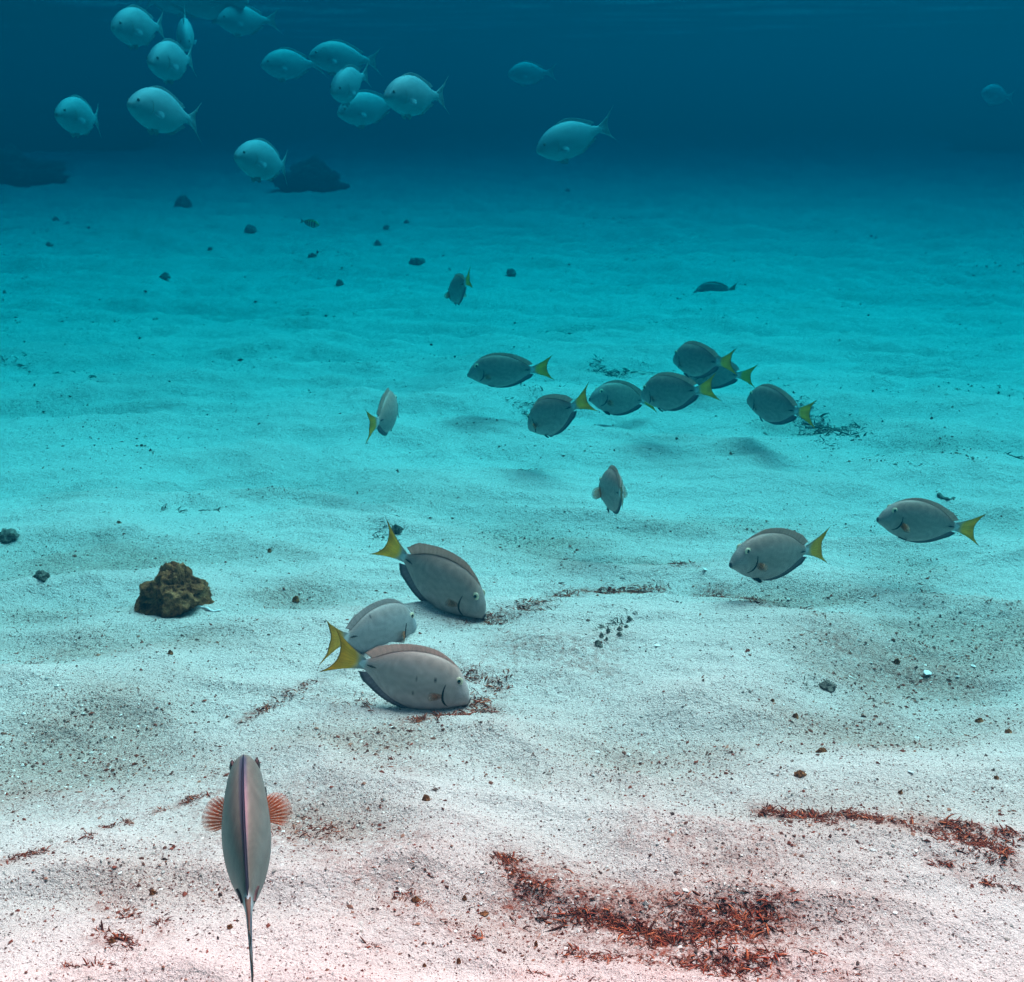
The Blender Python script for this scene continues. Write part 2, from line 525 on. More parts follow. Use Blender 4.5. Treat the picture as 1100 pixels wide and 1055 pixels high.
CHUB = dict(
    top=[(0, .012), (.02, .040), (.06, .085), (.12, .135), (.2, .180), (.3, .212), (.42, .225), (.55, .210), (.68, .168), (.80, .112), (.90, .066), (.96, .050), (1.0, .046), (1.04, .046)],
    bot=[(0, -.030), (.02, -.050), (.06, -.080), (.12, -.120), (.2, -.160), (.3, -.195), (.42, -.213), (.55, -.206), (.68, -.170), (.80, -.108), (.90, -.062), (.96, -.048), (1.0, -.044), (1.04, -.044)],
    wid=[(0, .02), (.02, .040), (.06, .066), (.12, .090), (.2, .112), (.32, .126), (.45, .122), (.6, .100), (.75, .066), (.88, .036), (.96, .024), (1.0, .018), (1.04, .008)],
    dorsal=(.30, .86, .032, .024), anal=(.58, .87, .034, .020), tail=(1.0, 1.15, 1.30, .215), eye=(.075, .052, .017), pect=(.255, -.04, .13))

NEAR_WID = [(0, .014), (.02, .034), (.06, .060), (.12, .074), (.2, .083), (.32, .095), (.45, .105), (.58, .105), (.72, .082), (.86, .044), (.95, .024), (1.0, .016), (1.04, .008)]

def curve_fn(pts):
    xs = np.array([p[0] for p in pts]); ys = np.array([p[1] for p in pts])
    xd = np.linspace(xs[0], xs[-1], 500)
    # Catmull-Rom through the points
    m = np.gradient(ys, xs)
    def f(x):
        x = np.clip(x, xs[0], xs[-1])
        i = np.clip(np.searchsorted(xs, x, side='right') - 1, 0, len(xs) - 2)
        h = xs[i + 1] - xs[i]; t = (x - xs[i]) / h
        return ((2 * t**3 - 3 * t**2 + 1) * ys[i] + (t**3 - 2 * t**2 + t) * h * m[i]
                + (-2 * t**3 + 3 * t**2) * ys[i + 1] + (t**3 - t**2) * h * m[i + 1])
    return f

class Fish:
    """A fish in units of its body length: x from snout (0) to tail base (1), z up, y to the side."""
    def __init__(self, spec, SL, bend=0.0, depth=1.0):
        # depth stretches the fish from back to belly
        self.sp = spec; self.SL = SL; self.depth = depth
        self.top, self.bot, self.wid = (curve_fn(spec[k]) for k in ('top', 'bot', 'wid'))
        s = np.linspace(-.2, 1.5, 400)
        th = bend * smoothstep(.35, 1.25, s)
        ds = s[1] - s[0]
        cx = np.cumsum(np.cos(th)) * ds; cy = np.cumsum(np.sin(th)) * ds
        i0 = np.argmin(np.abs(s)); i1 = np.argmin(np.abs(s - 1))
        cx -= cx[i0]; cy -= cy[i0]
        a = math.atan2(cy[i1], cx[i1])
        self.s, self.th = s, th - a
        self.cx = cx * math.cos(a) + cy * math.sin(a); self.cy = -cx * math.sin(a) + cy * math.cos(a)
    def deform(self, P):
        P = np.asarray(P, float).reshape(-1, 3)
        x = np.interp(P[:, 0], self.s, self.cx); y = np.interp(P[:, 0], self.s, self.cy)
        t = np.interp(P[:, 0], self.s, self.th)
        return np.stack([x - P[:, 1] * np.sin(t) - .45, y + P[:, 1] * np.cos(t), P[:, 2] * self.depth], -1) * self.SL
    def surf_y(self, s, z):
        t, b, w = self.top(s), self.bot(s), self.wid(s)
        zc = (t + b) / 2; h = (t - b) / 2
        q = np.clip(1 - ((z - zc) / h) ** 2, 0, 1)
        return w * q ** .56
    def body(self, colf, mat, root, ns=84, nt=48):
        u = np.linspace(0, 1, ns)
        s = 1.04 * (u * .62 + .38 * u ** 2.2)
        s[0] = 0.0
        t = np.linspace(0, 2 * math.pi, nt, endpoint=False)
        T, B, W = self.top(s), self.bot(s), self.wid(s)
        zc = (T + B) / 2; h = (T - B) / 2
        ct, st = np.cos(t), np.sin(t)
        Y = W[:, None] * (np.sign(ct) * np.abs(ct) ** 1.12)[None, :]
        Z = zc[:, None] + h[:, None] * st[None, :]
        X = np.repeat(s[:, None], nt, 1)
        V = np.stack([X, Y, Z], -1).reshape(-1, 3)
        cols = colf(X.ravel(), Y.ravel(), Z.ravel(), np.tile(st, ns))
        F = [tuple(f) for f in grid_faces(ns, nt, True)]
        F.append(tuple(range(nt)))
        F.append(tuple(range((ns - 1) * nt + nt - 1, (ns - 1) * nt - 1, -1)))
        return mesh_obj('body', self.deform(V), F, mat, root, cols)
    def sheet(self, name, P, N, th, cols, mat, root):
        """Closed fin: grid of points P[i,k], side direction N, half thickness th[k]."""
        ni, nk = P.shape[:2]
        A = P + N * th[None, :, None]; B = P - N * th[None, :, None]
        V = np.concatenate([A.reshape(-1, 3), B.reshape(-1, 3)])
        n = ni * nk
        f1 = grid_faces(ni, nk); f2 = grid_faces(ni, nk, off=n, flip=True)
        rim = [i * nk for i in range(ni)] + [(ni - 1) * nk + k for k in range(1, nk)] + [i * nk + nk - 1 for i in range(ni - 2, -1, -1)] + [k for k in range(nk - 2, 0, -1)]
        side = np.array([[rim[q], rim[(q + 1) % len(rim)], rim[(q + 1) % len(rim)] + n, rim[q] + n] for q in range(len(rim))])[:, ::-1]
        C = np.concatenate([cols.reshape(n, -1)] * 2)
        return mesh_obj(name, self.deform(V), np.concatenate([f1, f2, side]), mat, root, C)
    def ridge_fin(self, name, rng, up, colf, mat, root, raise_=1.0):
        s0, s1, h0, h1 = rng
        ni, nk = 61, 9
        u = np.linspace(0, 1, ni); k = np.linspace(0, 1, nk)
        sb = s0 + (s1 - .02 - s0) * u
        edge = self.top(sb) if up else self.bot(sb)
        sg = 1 if up else -1
        hgt = (h0 + (h1 - h0) * u) * np.clip(u / .30, 0, 1) ** .75 * (1 - .75 * smoothstep(.90, 1.0, u)) * raise_
        hgt = hgt * (1 + .04 * np.cos(u * 2 * math.pi * 20))
        lag = .055 * u + .03 * smoothstep(.8, 1, u)
        S_ = sb[:, None] + lag[:, None] * k[None, :] ** 1.3
        Z = edge[:, None] - sg * .012 + sg * (hgt + .012)[:, None] * k[None, :]
        # the lagging tip follows the slope of the back
        P = np.stack([S_, np.zeros_like(S_), Z], -1)
        N = np.zeros_like(P); N[..., 1] = 1
        th = .007 * (1 - k) + .0016
        C = colf(u[:, None] * np.ones(nk), np.ones((ni, 1)) * k)
        return self.sheet(name, P, N, th, C, mat, root)
    def tail_fin(self, colf, mat, root, spread=1.0):
        s0, sm, st, zz = self.sp['tail']
        ni, nk = 49, 16
        q = np.linspace(-1, 1, ni); k = np.linspace(0, 1, nk)
        se = sm + (st - sm) * np.abs(q) ** 1.9
        ze = zz * spread * np.sign(q) * np.abs(q) ** .92
        zb = .043 * q
        S_ = s0 - .015 + (se - s0 + .015)[:, None] * k[None, :]
        Z = zb[:, None] * (1 - k[None, :]) + ze[:, None] * k[None, :] ** 1.08
        Z = Z + (np.sign(q) * np.abs(q) ** 3 * .012)[:, None] * np.sin(k * math.pi)[None, :] * -1
        P = np.stack([S_, .004 * np.sin(q * 9)[:, None] * k[None, :], Z], -1)
        N = np.zeros_like(P); N[..., 1] = 1
        th = .011 * (1 - k) ** 1.5 + .0016
        C = colf(q[:, None] * np.ones(nk), np.ones((ni, 1)) * k)
        return self.sheet('tail_fin', P, N, th, C, mat, root)
    def fan(self, name, base, axis, spread, length, half, colf, mat, root, asym=.35, basew=.02):
        axis = np.array(axis, float); axis /= np.linalg.norm(axis)
        spread = np.array(spread, float); spread -= axis * spread.dot(axis); spread /= np.linalg.norm(spread)
        nrm = np.cross(axis, spread)
        ni, nk = 45, 9
        q = np.linspace(-1, 1, ni); k = np.linspace(0, 1, nk)
        ln = length * (1 - asym * (q * .5 + .5)) * (1 - .55 * np.abs(q) ** 2.6)
        a = q * half
        d = np.cos(a)[:, None] * axis + np.sin(a)[:, None] * spread
        P = np.array(base) + (q * basew)[:, None, None] * spread + d[:, None, :] * (ln[:, None] * k[None, :])[..., None]
        P = P + nrm * (.012 * np.sin(q * 3)[:, None] * k[None, :] + .10 * length * k[None, :] ** 2)[..., None]
        N = np.zeros_like(P) + nrm
        th = .005 * (1 - k) + .0012
        C = colf(q[:, None] * np.ones(nk), np.ones((ni, 1)) * k)
        return self.sheet(name, P, N, th, C, mat, root)
    def eye(self, side, root, rscale=1.0, iris=None):
        s, z, r = self.sp['eye']; r *= rscale
        y = float(self.surf_y(np.array(s), np.array(z)))
        def ball(c, rx, ry, ns=12, nt=18):
            ph = np.linspace(0, math.pi, ns); te = np.linspace(0, 2 * math.pi, nt, endpoint=False)
            V = np.stack([c[0] + rx * np.sin(ph)[:, None] * np.cos(te), c[1] + ry * np.cos(ph)[:, None] * np.ones(nt), c[2] + rx * np.sin(ph)[:, None] * np.sin(te)], -1)
            return self.deform(V.reshape(-1, 3)), grid_faces(ns, nt, True)
        V, F = ball((s, side * (y - .004), z), r, .012)
        e = mesh_obj('eye', V, F, iris or M_IRIS, root)
        V, F = ball((s, side * (y + .002), z), r * .56, .0090)
        mesh_obj('pupil', V, F, M_PUPIL, e)
    def strip(self, name, pts, widths, side, mat, root, lift=.003):
        """A narrow raised band lying on the flank along pts (s, z)."""
        pts = np.array(pts, float)
        tt = np.linspace(0, 1, len(pts)); td = np.linspace(0, 1, 22)
        cs, cz = curve_fn(list(zip(tt, pts[:, 0]))), curve_fn(list(zip(tt, pts[:, 1])))
        s, z = cs(td), cz(td)
        w = np.interp(td, np.linspace(0, 1, len(widths)), widths)
        ds, dz = np.gradient(s), np.gradient(z)
        n = np.hypot(ds, dz); ns_, nz_ = -dz / n, ds / n
        rows = []
        for f, up in ((-1, -.004), (-.6, lift), (0, lift * 1.3), (.6, lift), (1, -.004)):
            a, b = s + ns_ * w * f, z + nz_ * w * f
            rows.append(np.stack([a, side * (self.surf_y(a, b) + up), b], -1))
        P = np.stack(rows, 1)
        f = grid_faces(P.shape[0], P.shape[1], flip=side < 0)
        return mesh_obj(name, self.deform(P.reshape(-1, 3)), f, mat, root)

def fish_root(name, snout, tail, zs, L, near, roll=0.0):
    """Stand a fish so that its snout lies at one point of the view and its tail base L away on a second line of sight."""
    if zs is None:                       # nose on the sand
        ps, _ = ground(*snout)
        ps[2] += .006
    else:
        ps = at(*snout, zs)
    d = ray(*tail); o = CC - ps
    a, b, c = d.dot(d), 2 * d.dot(o), o.dot(o) - L * L
    disc = b * b - 4 * a * c
    if disc < 0:
        t = -b / (2 * a)
    else:
        t = (-b - math.sqrt(disc)) / (2 * a) if near else (-b + math.sqrt(disc)) / (2 * a)
    pt = CC + d * t
    x = Vector(pt - ps).normalized()
    up = Vector((0, 0, 1))
    z = (up - x * up.dot(x)).normalized()
    y = z.cross(x)
    z = Matrix.Rotation(roll, 3, x) @ z
    y = z.cross(x)
    c0 = Vector(ps) + x * L * .45
    r = bpy.data.objects.new(name, None)
    r.empty_display_size = .05
    COL.objects.link(r)
    m = Matrix((x, y, z)).transposed().to_4x4()
    m.translation = c0
    r.matrix_world = m
    return r, math.copysign(1, disc)

def rgb(*c): return np.array(c, float)
def lerp(a, b, f): return a + (b - a) * np.asarray(f)[..., None]

def surgeonfish(label, snout, tail, zs, L=.175, near=False, roll=0, bend=0, pect='fold', raise_=1.0, depth=1.0, tone=(1.25, 1.08, 1.05), spots=(), iris=None, tailspread=1.0, yellow=1.0, dorsal=None, slim=1.0):
    depth *= 1.06
    root, _ = fish_root('surgeonfish', snout, tail, zs, L, near, roll)
    tag(root, label, 'fish', 'surgeonfish feeding over the sand')
    f = Fish(dict(SURGEON, wid=NEAR_WID if slim < 1 else SURGEON['wid']), L, bend, depth)
    tone = np.array(tone) * np.ones(3)
    BASE = rgb(.31, .275, .262) * tone
    def colb(s, y, z, st):
        n = len(s)
        c = np.tile(BASE, (n, 1))
        c = lerp(c, rgb(.30, .29, .29) * tone, smoothstep(.22, .10, s))          # bluish face
        c = lerp(c, rgb(.30, .30, .31) * tone, smoothstep(.1, -.9, st) * .6)
        c = lerp(c, rgb(.27, .20, .175) * tone, smoothstep(.35, .9, st) * smoothstep(.1, .25, s) * .75)
        stripes = .5 + .5 * np.sin(z * 330 + 2.0 * np.sin(s * 20))
        c = c * (1 - .16 * stripes)[:, None]
        c = lerp(c, rgb(.62, .66, .68) if not dorsal else rgb(.14, .36, .40), smoothstep(.955, .995, s))                   # pale band at the tail base
        c = lerp(c, rgb(*(dorsal or (.09, .06, .05))), smoothstep(.972, .993, st) * smoothstep(.2, .3, s) * smoothstep(.97, .9, s) * .8)
        c = lerp(c, rgb(.05, .05, .06), smoothstep(.016, .004, s))
        for (a, b, r) in spots:
            c = lerp(c, rgb(.04, .035, .04), smoothstep(r, r * .5, np.hypot(s - a, z - b)))
        return c
    f.body(colb, M_SKIN, root)
    def cold(u, k):
        ray_ = .5 + .5 * np.cos(u * 2 * math.pi * 20)
        c = np.zeros(u.shape + (3,)) + (rgb(.60, .47, .43) * tone if dorsal is None else rgb(*dorsal))
        c = c * (1 - .14 * ray_)[..., None]
        c = c if dorsal else lerp(c, rgb(.16, .11, .09), (k > .95) * .6)
        return c if dorsal else lerp(c, rgb(.09, .055, .045), smoothstep(.25, .14, k) * .8)
    f.ridge_fin('dorsal_fin', SURGEON['dorsal'], True, cold, M_FIN, root, raise_)
    def cola(u, k):
        ray_ = .5 + .5 * np.cos(u * 2 * math.pi * 18)
        c = np.zeros(u.shape + (3,)) + rgb(.22, .23, .27) * tone
        c = c * (1 - .18 * ray_)[..., None]
        c = lerp(c, rgb(.05, .055, .07), smoothstep(.6, .9, k) * .7)
        return lerp(c, rgb(.42, .44, .46), (k > .95) * .9)
    f.ridge_fin('anal_fin', SURGEON['anal'], False, cola, M_FIN, root, raise_ * .95)
    def colt(q, k):
        ry = .5 + .5 * np.cos(q * 40)
        yel = lerp(rgb(.40, .36, .27), rgb(.95, .62, .10), yellow * np.ones(q.shape))
        c = yel * (1 - .2 * ry)[..., None]
        c = lerp(c, rgb(.75, .42, .03), smoothstep(.6, .9, k) * .6 * yellow)
        c = lerp(c, rgb(.60, .64, .66) * (tone if dorsal else 1), smoothstep(.42, .10, k)) if not dorsal else lerp(c * rgb(.16, .55, 1.6), rgb(.14, .36, .40), smoothstep(.42, .10, k))
        c = lerp(c, rgb(.10, .075, .03), smoothstep(.93, .985, np.abs(q)) * .8)
        return lerp(c, rgb(.12, .08, .02), (k > .97) * .7)
    f.tail_fin(colt, M_FIN, root, tailspread)
    for sd_ in (1, -1):
        f.eye(sd_, root, 1.0, iris)
        f.strip('gill_edge', [(.262, .085), (.262, .03), (.248, -.028), (.218, -.066), (.176, -.088)], [.003, .008, .013, .011, .003], sd_, M_DARK, root, .004)
        f.strip('tail_spine', [(.875, .008), (.92, .006), (.962, .002)], [.002, .012, .004], sd_, M_DARK, root, .007)
        s, z, ln = SURGEON['pect']
        y = float(f.surf_y(np.array(s), np.array(z)))
        def colp(q, k):
            ry = np.where((np.arange(q.shape[0]) % 4 < 2)[:, None], 1.0, 0.0) * np.ones(q.shape)
            c = lerp(rgb(.75, .34, .17), rgb(.46, .11, .025), ry)
            c = lerp(c, rgb(.55, .36, .27), smoothstep(.5, 1, k))
            al = (.42 + .55 * ry) * (1 - .65 * smoothstep(.55, 1, k))
            if pect == 'fold': al = al * .62 * (1 - .5 * smoothstep(.5, 1, np.abs(q)))
            return np.concatenate([c, al[..., None]], -1)
        if pect == 'spread':
            ax, spd, half, q = (-.30, sd_ * 1.0, .25), (-.35, 0, 1), R(40), 1.0
            ln = ln * .85
            s = .32
            y = float(f.surf_y(np.array(s), np.array(z)))
        elif pect == 'out':
            ax, spd, half, q = (.75, sd_ * .8, -.15), (.1, 0, 1), R(26), 1
        else:
            ax, spd, half, q = (.92, sd_ * .36, -.20), (0.15, 0, 1), R(25), 1
            ln = ln * .95
        f.fan('pectoral_fin', (s, sd_ * (y - .006), z), ax, spd, ln, half, colp, M_PECT, root, asym=.4 if pect != 'spread' else .25, basew=.02 if pect != 'spread' else .045)
        def colv(q, k):
            c = np.zeros(q.shape + (3,)) + rgb(.035, .038, .05)
            return lerp(c, rgb(.25, .27, .3), (np.abs(q) > .93) * .6)
        sv = .30
        f.fan('pelvic_fin', (sv, sd_ * .022, float(f.bot(np.array(sv))) + .01), (.90, sd_ * .12, -.46 if raise_ > .9 else -.12), (.3, 0, 1), .135, R(9), colv, M_FIN, root, asym=.5, basew=.012)
    return root

def chub(label, snout, tail, zs, L=.30, near=False, roll=0, bend=0, kind='chub', tone=1.0, depth=.97):
    names = dict(chub='chub', sergeant='damselfish')
    root, _ = fish_root(names[kind], snout, tail, zs, L, near, roll)
    tag(root, label, 'fish', 'pale fish in the blue water' if kind == 'chub' else None)
    f = Fish(CHUB, L, bend, depth)
    def colb(s, y, z, st):
        n = len(s)
        if kind == 'sergeant':
            c = np.tile(rgb(.45, .47, .38), (n, 1))
            c = lerp(c, rgb(.55, .45, .08), smoothstep(.2, .8, st))
            for b in (.26, .42, .58, .73, .88):
                c = lerp(c, rgb(.02, .02, .03), smoothstep(.040, .026, np.abs(s - b)))
            return c
        c = np.tile(rgb(.18, .30, .36) * tone, (n, 1))
        c = lerp(c, rgb(.18, .30, .37) * tone, smoothstep(.4, .95, st))
        c = c * (1 - .07 * (.5 + .5 * np.sin(z * 210)))[:, None]
        c = lerp(c, rgb(.30, .33, .36), smoothstep(.02, .005, s) * .7)
        return c
    f.body(colb, M_SILVER, root, 56, 32)
    base = rgb(.34, .50, .58) * tone if kind == 'chub' else rgb(.30, .30, .22)
    def colf(u, k):
        c = np.zeros(u.shape + (3,)) + base
        return c * (1 - .25 * (.5 + .5 * np.cos(u * 100)))[..., None] * (1 - .35 * k)[..., None]
    f.ridge_fin('dorsal_fin', CHUB['dorsal'], True, colf, M_FIN, root)
    f.ridge_fin('anal_fin', CHUB['anal'], False, colf, M_FIN, root)
    f.tail_fin(colf, M_FIN, root)
    for sd_ in (1, -1):
        f.eye(sd_, root, 1.0, M_DARK)
        if kind == 'chub' and zs < 4.3:
            f.strip('gill_edge', [(.215, .07), (.228, .02), (.222, -.04), (.195, -.085)], [.001, .003, .003, .001], sd_, M_GREY, root, .002)
        s, z, ln = CHUB['pect']
        y = float(f.surf_y(np.array(s), np.array(z)))
        def colp(q, k):
            c = np.zeros(q.shape + (3,)) + base * 1.1
            return np.concatenate([c, .75 * np.ones(q.shape + (1,))], -1)
        f.fan('pectoral_fin', (s, sd_ * (y - .005), z), (.93, sd_ * .3, -.25), (.15, 0, 1), ln, R(16), colp, M_PECT, root)
        f.fan('pelvic_fin', (.32, sd_ * .025, float(f.bot(np.array(.32))) + .012), (.85, sd_ * .1, -.5), (.5, 0, 1), .11, R(11), colf, M_FIN, root)
    return root

# snout pixel, tail-base pixel, depth of the snout
surgeonfish('surgeonfish seen from above swimming away, orange side fins spread wide', (265, 832), (267, 976), 1.24, .205, True, bend=.03, pect='spread', raise_=.35, tone=(.22, .56, .56), yellow=.35, tailspread=.8, iris=M_DARK, dorsal=(.010, .035, .085), slim=.88)
surgeonfish('grey surgeonfish nibbling dark weed, lowest and nearest of the feeding trio', (505, 757), (389, 712), None, .166, True, bend=-.06, roll=.20, depth=1.05, tone=(1.75, 1.42, 1.40), spots=((.52, .06, .012), (.36, .09, .012), (.5, -.07, .010)))
surgeonfish('surgeonfish with head turned away, half hidden behind the feeding fish below it', (446, 674), (371, 685), 2.08, .170, True, bend=.15, pect='out', tone=(1.25, 1.3, 1.42), spots=((.72, .17, .018),))
surgeonfish('grey surgeonfish nose down on red weed with high yellow tail', (521, 666), (434, 598), None, .178, False, bend=-.04, roll=.12, depth=1.04, tone=(1.4, 1.12, 1.08), raise_=1.5)
surgeonfish('surgeonfish facing left above pale mound, orange side fin against dark gill mark', (784, 607), (866, 591), 2.13, .170, False, bend=.10)
surgeonfish('rightmost surgeonfish, blue face, swimming left just above the sand', (942, 558), (1027, 566), 2.26, .154, False, bend=-.06, pect='out', raise_=.7)
surgeonfish('surgeonfish swimming away from the camera alone in the middle of the sand', (648, 528), (667, 530), 2.5, .165, True, bend=-.22, pect='spread', yellow=.15, tailspread=.75)
surgeonfish('lowest surgeonfish of the far cluster, head dipped and tail raised', (569, 461), (617, 436), 3.02, .172, True, bend=.28, pect='out')
surgeonfish('surgeonfish between dipped fish and fish with yellow tail, its tail hidden', (633, 429), (690, 430), 3.35, .172, False, bend=.1)
surgeonfish('surgeonfish nose to tail in the far cluster, above grey sand, middle of the row', (689, 427), (749, 419), 3.2, .175, True, bend=.22)
surgeonfish('topmost surgeonfish of the far cluster, overlapping another fish below its tail', (724, 388), (772, 389), 3.35, .172, True, bend=.25)
surgeonfish('surgeonfish mostly hidden behind the topmost fish of the far cluster', (735, 401), (793, 403), 3.57, .172, False, bend=-.15)
surgeonfish('surgeonfish at right end of the far cluster, beside weedy dark rubble', (803, 431), (856, 442), 3.15, .172, True, bend=.15)
surgeonfish('side-on surgeonfish left of the far cluster, pale forked tail', (502, 403), (572, 397), 3.35, .174, True, bend=.05, raise_=.8)
surgeonfish('small surgeonfish seen from behind, left of the others, yellow tail low', (421, 437), (405, 453), 2.86, .178, True, bend=-.3, pect='fold')
surgeonfish('farthest grey surgeonfish, head down with yellow tail up, alone', (485, 321), (500, 304), 3.94, .165, True, bend=.12, pect='spread')
surgeonfish('dark flat-looking fish hugging the far sand, right of centre', (745, 316), (783, 312), 5.67, .165, False, depth=1.0, tone=.9, bend=.5, yellow=0, raise_=.6)

C = chub
C('pale fish in top left corner facing left, tail touching another fish', (121, 30), (169, 29), 4.18, .30, False, bend=.2)
C('pale round-bodied fish below the top corner fish, turned towards the camera', (161, 68), (202, 64), 4.04, .30, False, bend=.2)
C('narrow pale fish seen end-on behind the round-bodied fish', (199, 50), (199, 22), 4.68, .26, False)
C('pale fish at top edge with forked tail drooping to the right', (234, 22), (287, 22), 5.25, .29, False, bend=-.1)
C('largest fish cut off by the top edge, only its pale belly showing', (266, 1), (176, -6), 5.3, .42, False)
C('pale fish cut off by the top edge, left of the larger cut-off fish', (214, -2), (158, -6), 5.6, .36, False)
C('leftmost pale fish, alone above the dark reef rock', (61, 123), (102, 128), 4.25, .30, False, bend=.3)
C('largest pale fish at upper left with spread tail', (138, 112), (203, 128), 3.62, .30, False, bend=.2)
C('pale fish with dark gill line, lowest of the upper left school', (253, 168), (303, 178), 3.9, .29, False, bend=.4)
C('dim pale fish left of its overlapping twin near the top', (281, 70), (336, 69), 5.25, .29, False)
C('dim pale fish with raised tail, overlapping its left neighbour', (332, 60), (395, 65), 4.96, .29, False, bend=.15)
C('pale fish turned towards camera between two overlapping fish', (358, 100), (390, 82), 4.25, .28, False, roll=.1)
C('dim pale fish behind the one with the large spread tail', (363, 122), (422, 112), 4.68, .29, False)
C('bright pale fish with the largest spread tail fin, top centre', (414, 104), (469, 103), 3.69, .28, False, bend=.1)
C('lone pale fish right of the school with upright tail, swimming down left', (577, 162), (644, 139), 4.11, .29, False, bend=.1)
C('faint small fish alone near the top centre', (546, 80), (588, 78), 7.09, .29, False)
C('faintest small fish in the deep water at the right edge', (1055, 100), (1083, 104), 8.22, .30, False)
C('tiny striped fish with dark bars low over far sand', (343, 242), (326, 238), 6.1, .085, False, kind='sergeant')

# ------------------------------------------------------------------ rocks, stones, shells
def ico(sub):
    t = (1 + 5 ** .5) / 2
    V = [(-1, t, 0), (1, t, 0), (-1, -t, 0), (1, -t, 0), (0, -1, t), (0, 1, t), (0, -1, -t), (0, 1, -t), (t, 0, -1), (t, 0, 1), (-t, 0, -1), (-t, 0, 1)]
    F = [(0, 11, 5), (0, 5, 1), (0, 1, 7), (0, 7, 10), (0, 10, 11), (1, 5, 9), (5, 11, 4), (11, 10, 2), (10, 7, 6), (7, 1, 8), (3, 9, 4), (3, 4, 2), (3, 2, 6), (3, 6, 8), (3, 8, 9), (4, 9, 5), (2, 4, 11), (6, 2, 10), (8, 6, 7), (9, 8, 1)]
    V = [Vector(v).normalized() for v in V]
    for _ in range(sub):
        cache = {}; G = []
        def mid(a, b):
            k = (min(a, b), max(a, b))
            if k not in cache:
                V.append(((V[a] + V[b]) / 2).normalized()); cache[k] = len(V) - 1
            return cache[k]
        for a, b, c in F:
            x, y, z = mid(a, b), mid(b, c), mid(c, a)
            G += [(a, x, z), (b, y, x), (c, z, y), (x, y, z)]
        F = G
    return np.array([tuple(v) for v in V]), np.array(F)
ICO = {k: ico(k) for k in (1, 2, 3, 5)}

def lump(name, pos, dims, mat, seed, sub=3, rough=.35, freq=1.6, sharp=False, rot=0.0, taper=0.0, lean=0.0, sink=.25):
    V, F = ICO[sub]
    V = V.copy()
    d = 0; amp = 1; fr = freq
    for o_ in range(5 if sub >= 5 else 3):
        n = noise3(V * fr, seed + o_)
        d = d + amp * ((1 - 2 * np.abs(n)) if sharp else n)
        amp *= .52; fr *= 2.1
    V = V * (1 + rough * d)[:, None]
    if taper:
        up = np.clip(V[:, 2:3] * .5 + .5, 0, 1.4)
        V[:, :2] *= 1 - taper * up
        V[:, 0] += lean * up[:, 0]
    V = V * np.array(dims) / 2
    c, s = math.cos(rot), math.sin(rot)
    V = V @ np.array([[c, s, 0], [-s, c, 0], [0, 0, 1]])
    V[:, 2] += dims[2] * (.5 - sink)
    o = mesh_obj(name, V, F, mat)
    o.location = pos
    return o

def stone(label, u, v, wpx, hpx, mat, seed, name='stone', group='dark stones scattered over the far sand', cat='stone', **kw):
    p, t = ground(u, v)
    w = wpx * t / FPX; h = hpx * t / FPX
    o = lump(name, p, (w, w * kw.pop('deep', .8), h * 1.25), mat, seed, **{**dict(taper=.45, sink=.36, rough=.42), **kw})
    tag(o, label, cat, group)
    return o

# the brown rock: a craggy pyramid with a broad foot
p, t = ground(185, 648)
k = t / FPX
rock = lump('rock', p, (68 * k, 52 * k, 48 * k), M_ROCK, 41, 5, .30, 1.7, True, .3, .40, .10, sink=.26)
tag(rock, 'craggy brown rock with a peaked top, alone on the pale sand', 'rock')
# twig lying at the rock's foot
def twig(label, pts, r, mat, name='twig', cat='twig', group=None, lift=.4):
    P = []
    for u, v in pts:
        q, _ = ground(u, v); q[2] += r * lift; P.append(q)
    P = np.array(P)
    tt = np.linspace(0, 1, len(P)); td = np.linspace(0, 1, 24)
    C_ = np.stack([curve_fn(list(zip(tt, P[:, i])))(td) for i in range(3)], -1)
    C_[:, 2] += .3 * r * np.sin(td * 17)
    T = np.gradient(C_, axis=0); T /= np.linalg.norm(T, axis=1)[:, None]
    A = np.cross(T, [0, 0, 1.0]); A /= np.linalg.norm(A, axis=1)[:, None]
    B = np.cross(A, T)
    nt = 8; te = np.linspace(0, 2 * math.pi, nt, endpoint=False)
    rr = r * (1 - .55 * td) * (1 + .2 * np.sin(td * 31))
    V = C_[:, None, :] + rr[:, None, None] * (np.cos(te)[None, :, None] * A[:, None, :] + np.sin(te)[None, :, None] * B[:, None, :])
    F = [tuple(f) for f in grid_faces(24, nt, True)] + [tuple(range(nt)), tuple(range(24 * nt - 1, 23 * nt - 1, -1))]
    c = P.mean(0)
    o = mesh_obj(name, V.reshape(-1, 3) - c, F, mat)
    o.location = c
    return tag(o, label, cat, group)
twig("thin pale twig lying at the brown rock's right foot", [(202, 652), (218, 653), (229, 657), (239, 656)], .0028, M_SHELL)
twig('dark twig lying on sand at the right, under the rightmost fish', [(1008, 532), (1018, 537), (1026, 535)], .004, M_GREY, group=None)

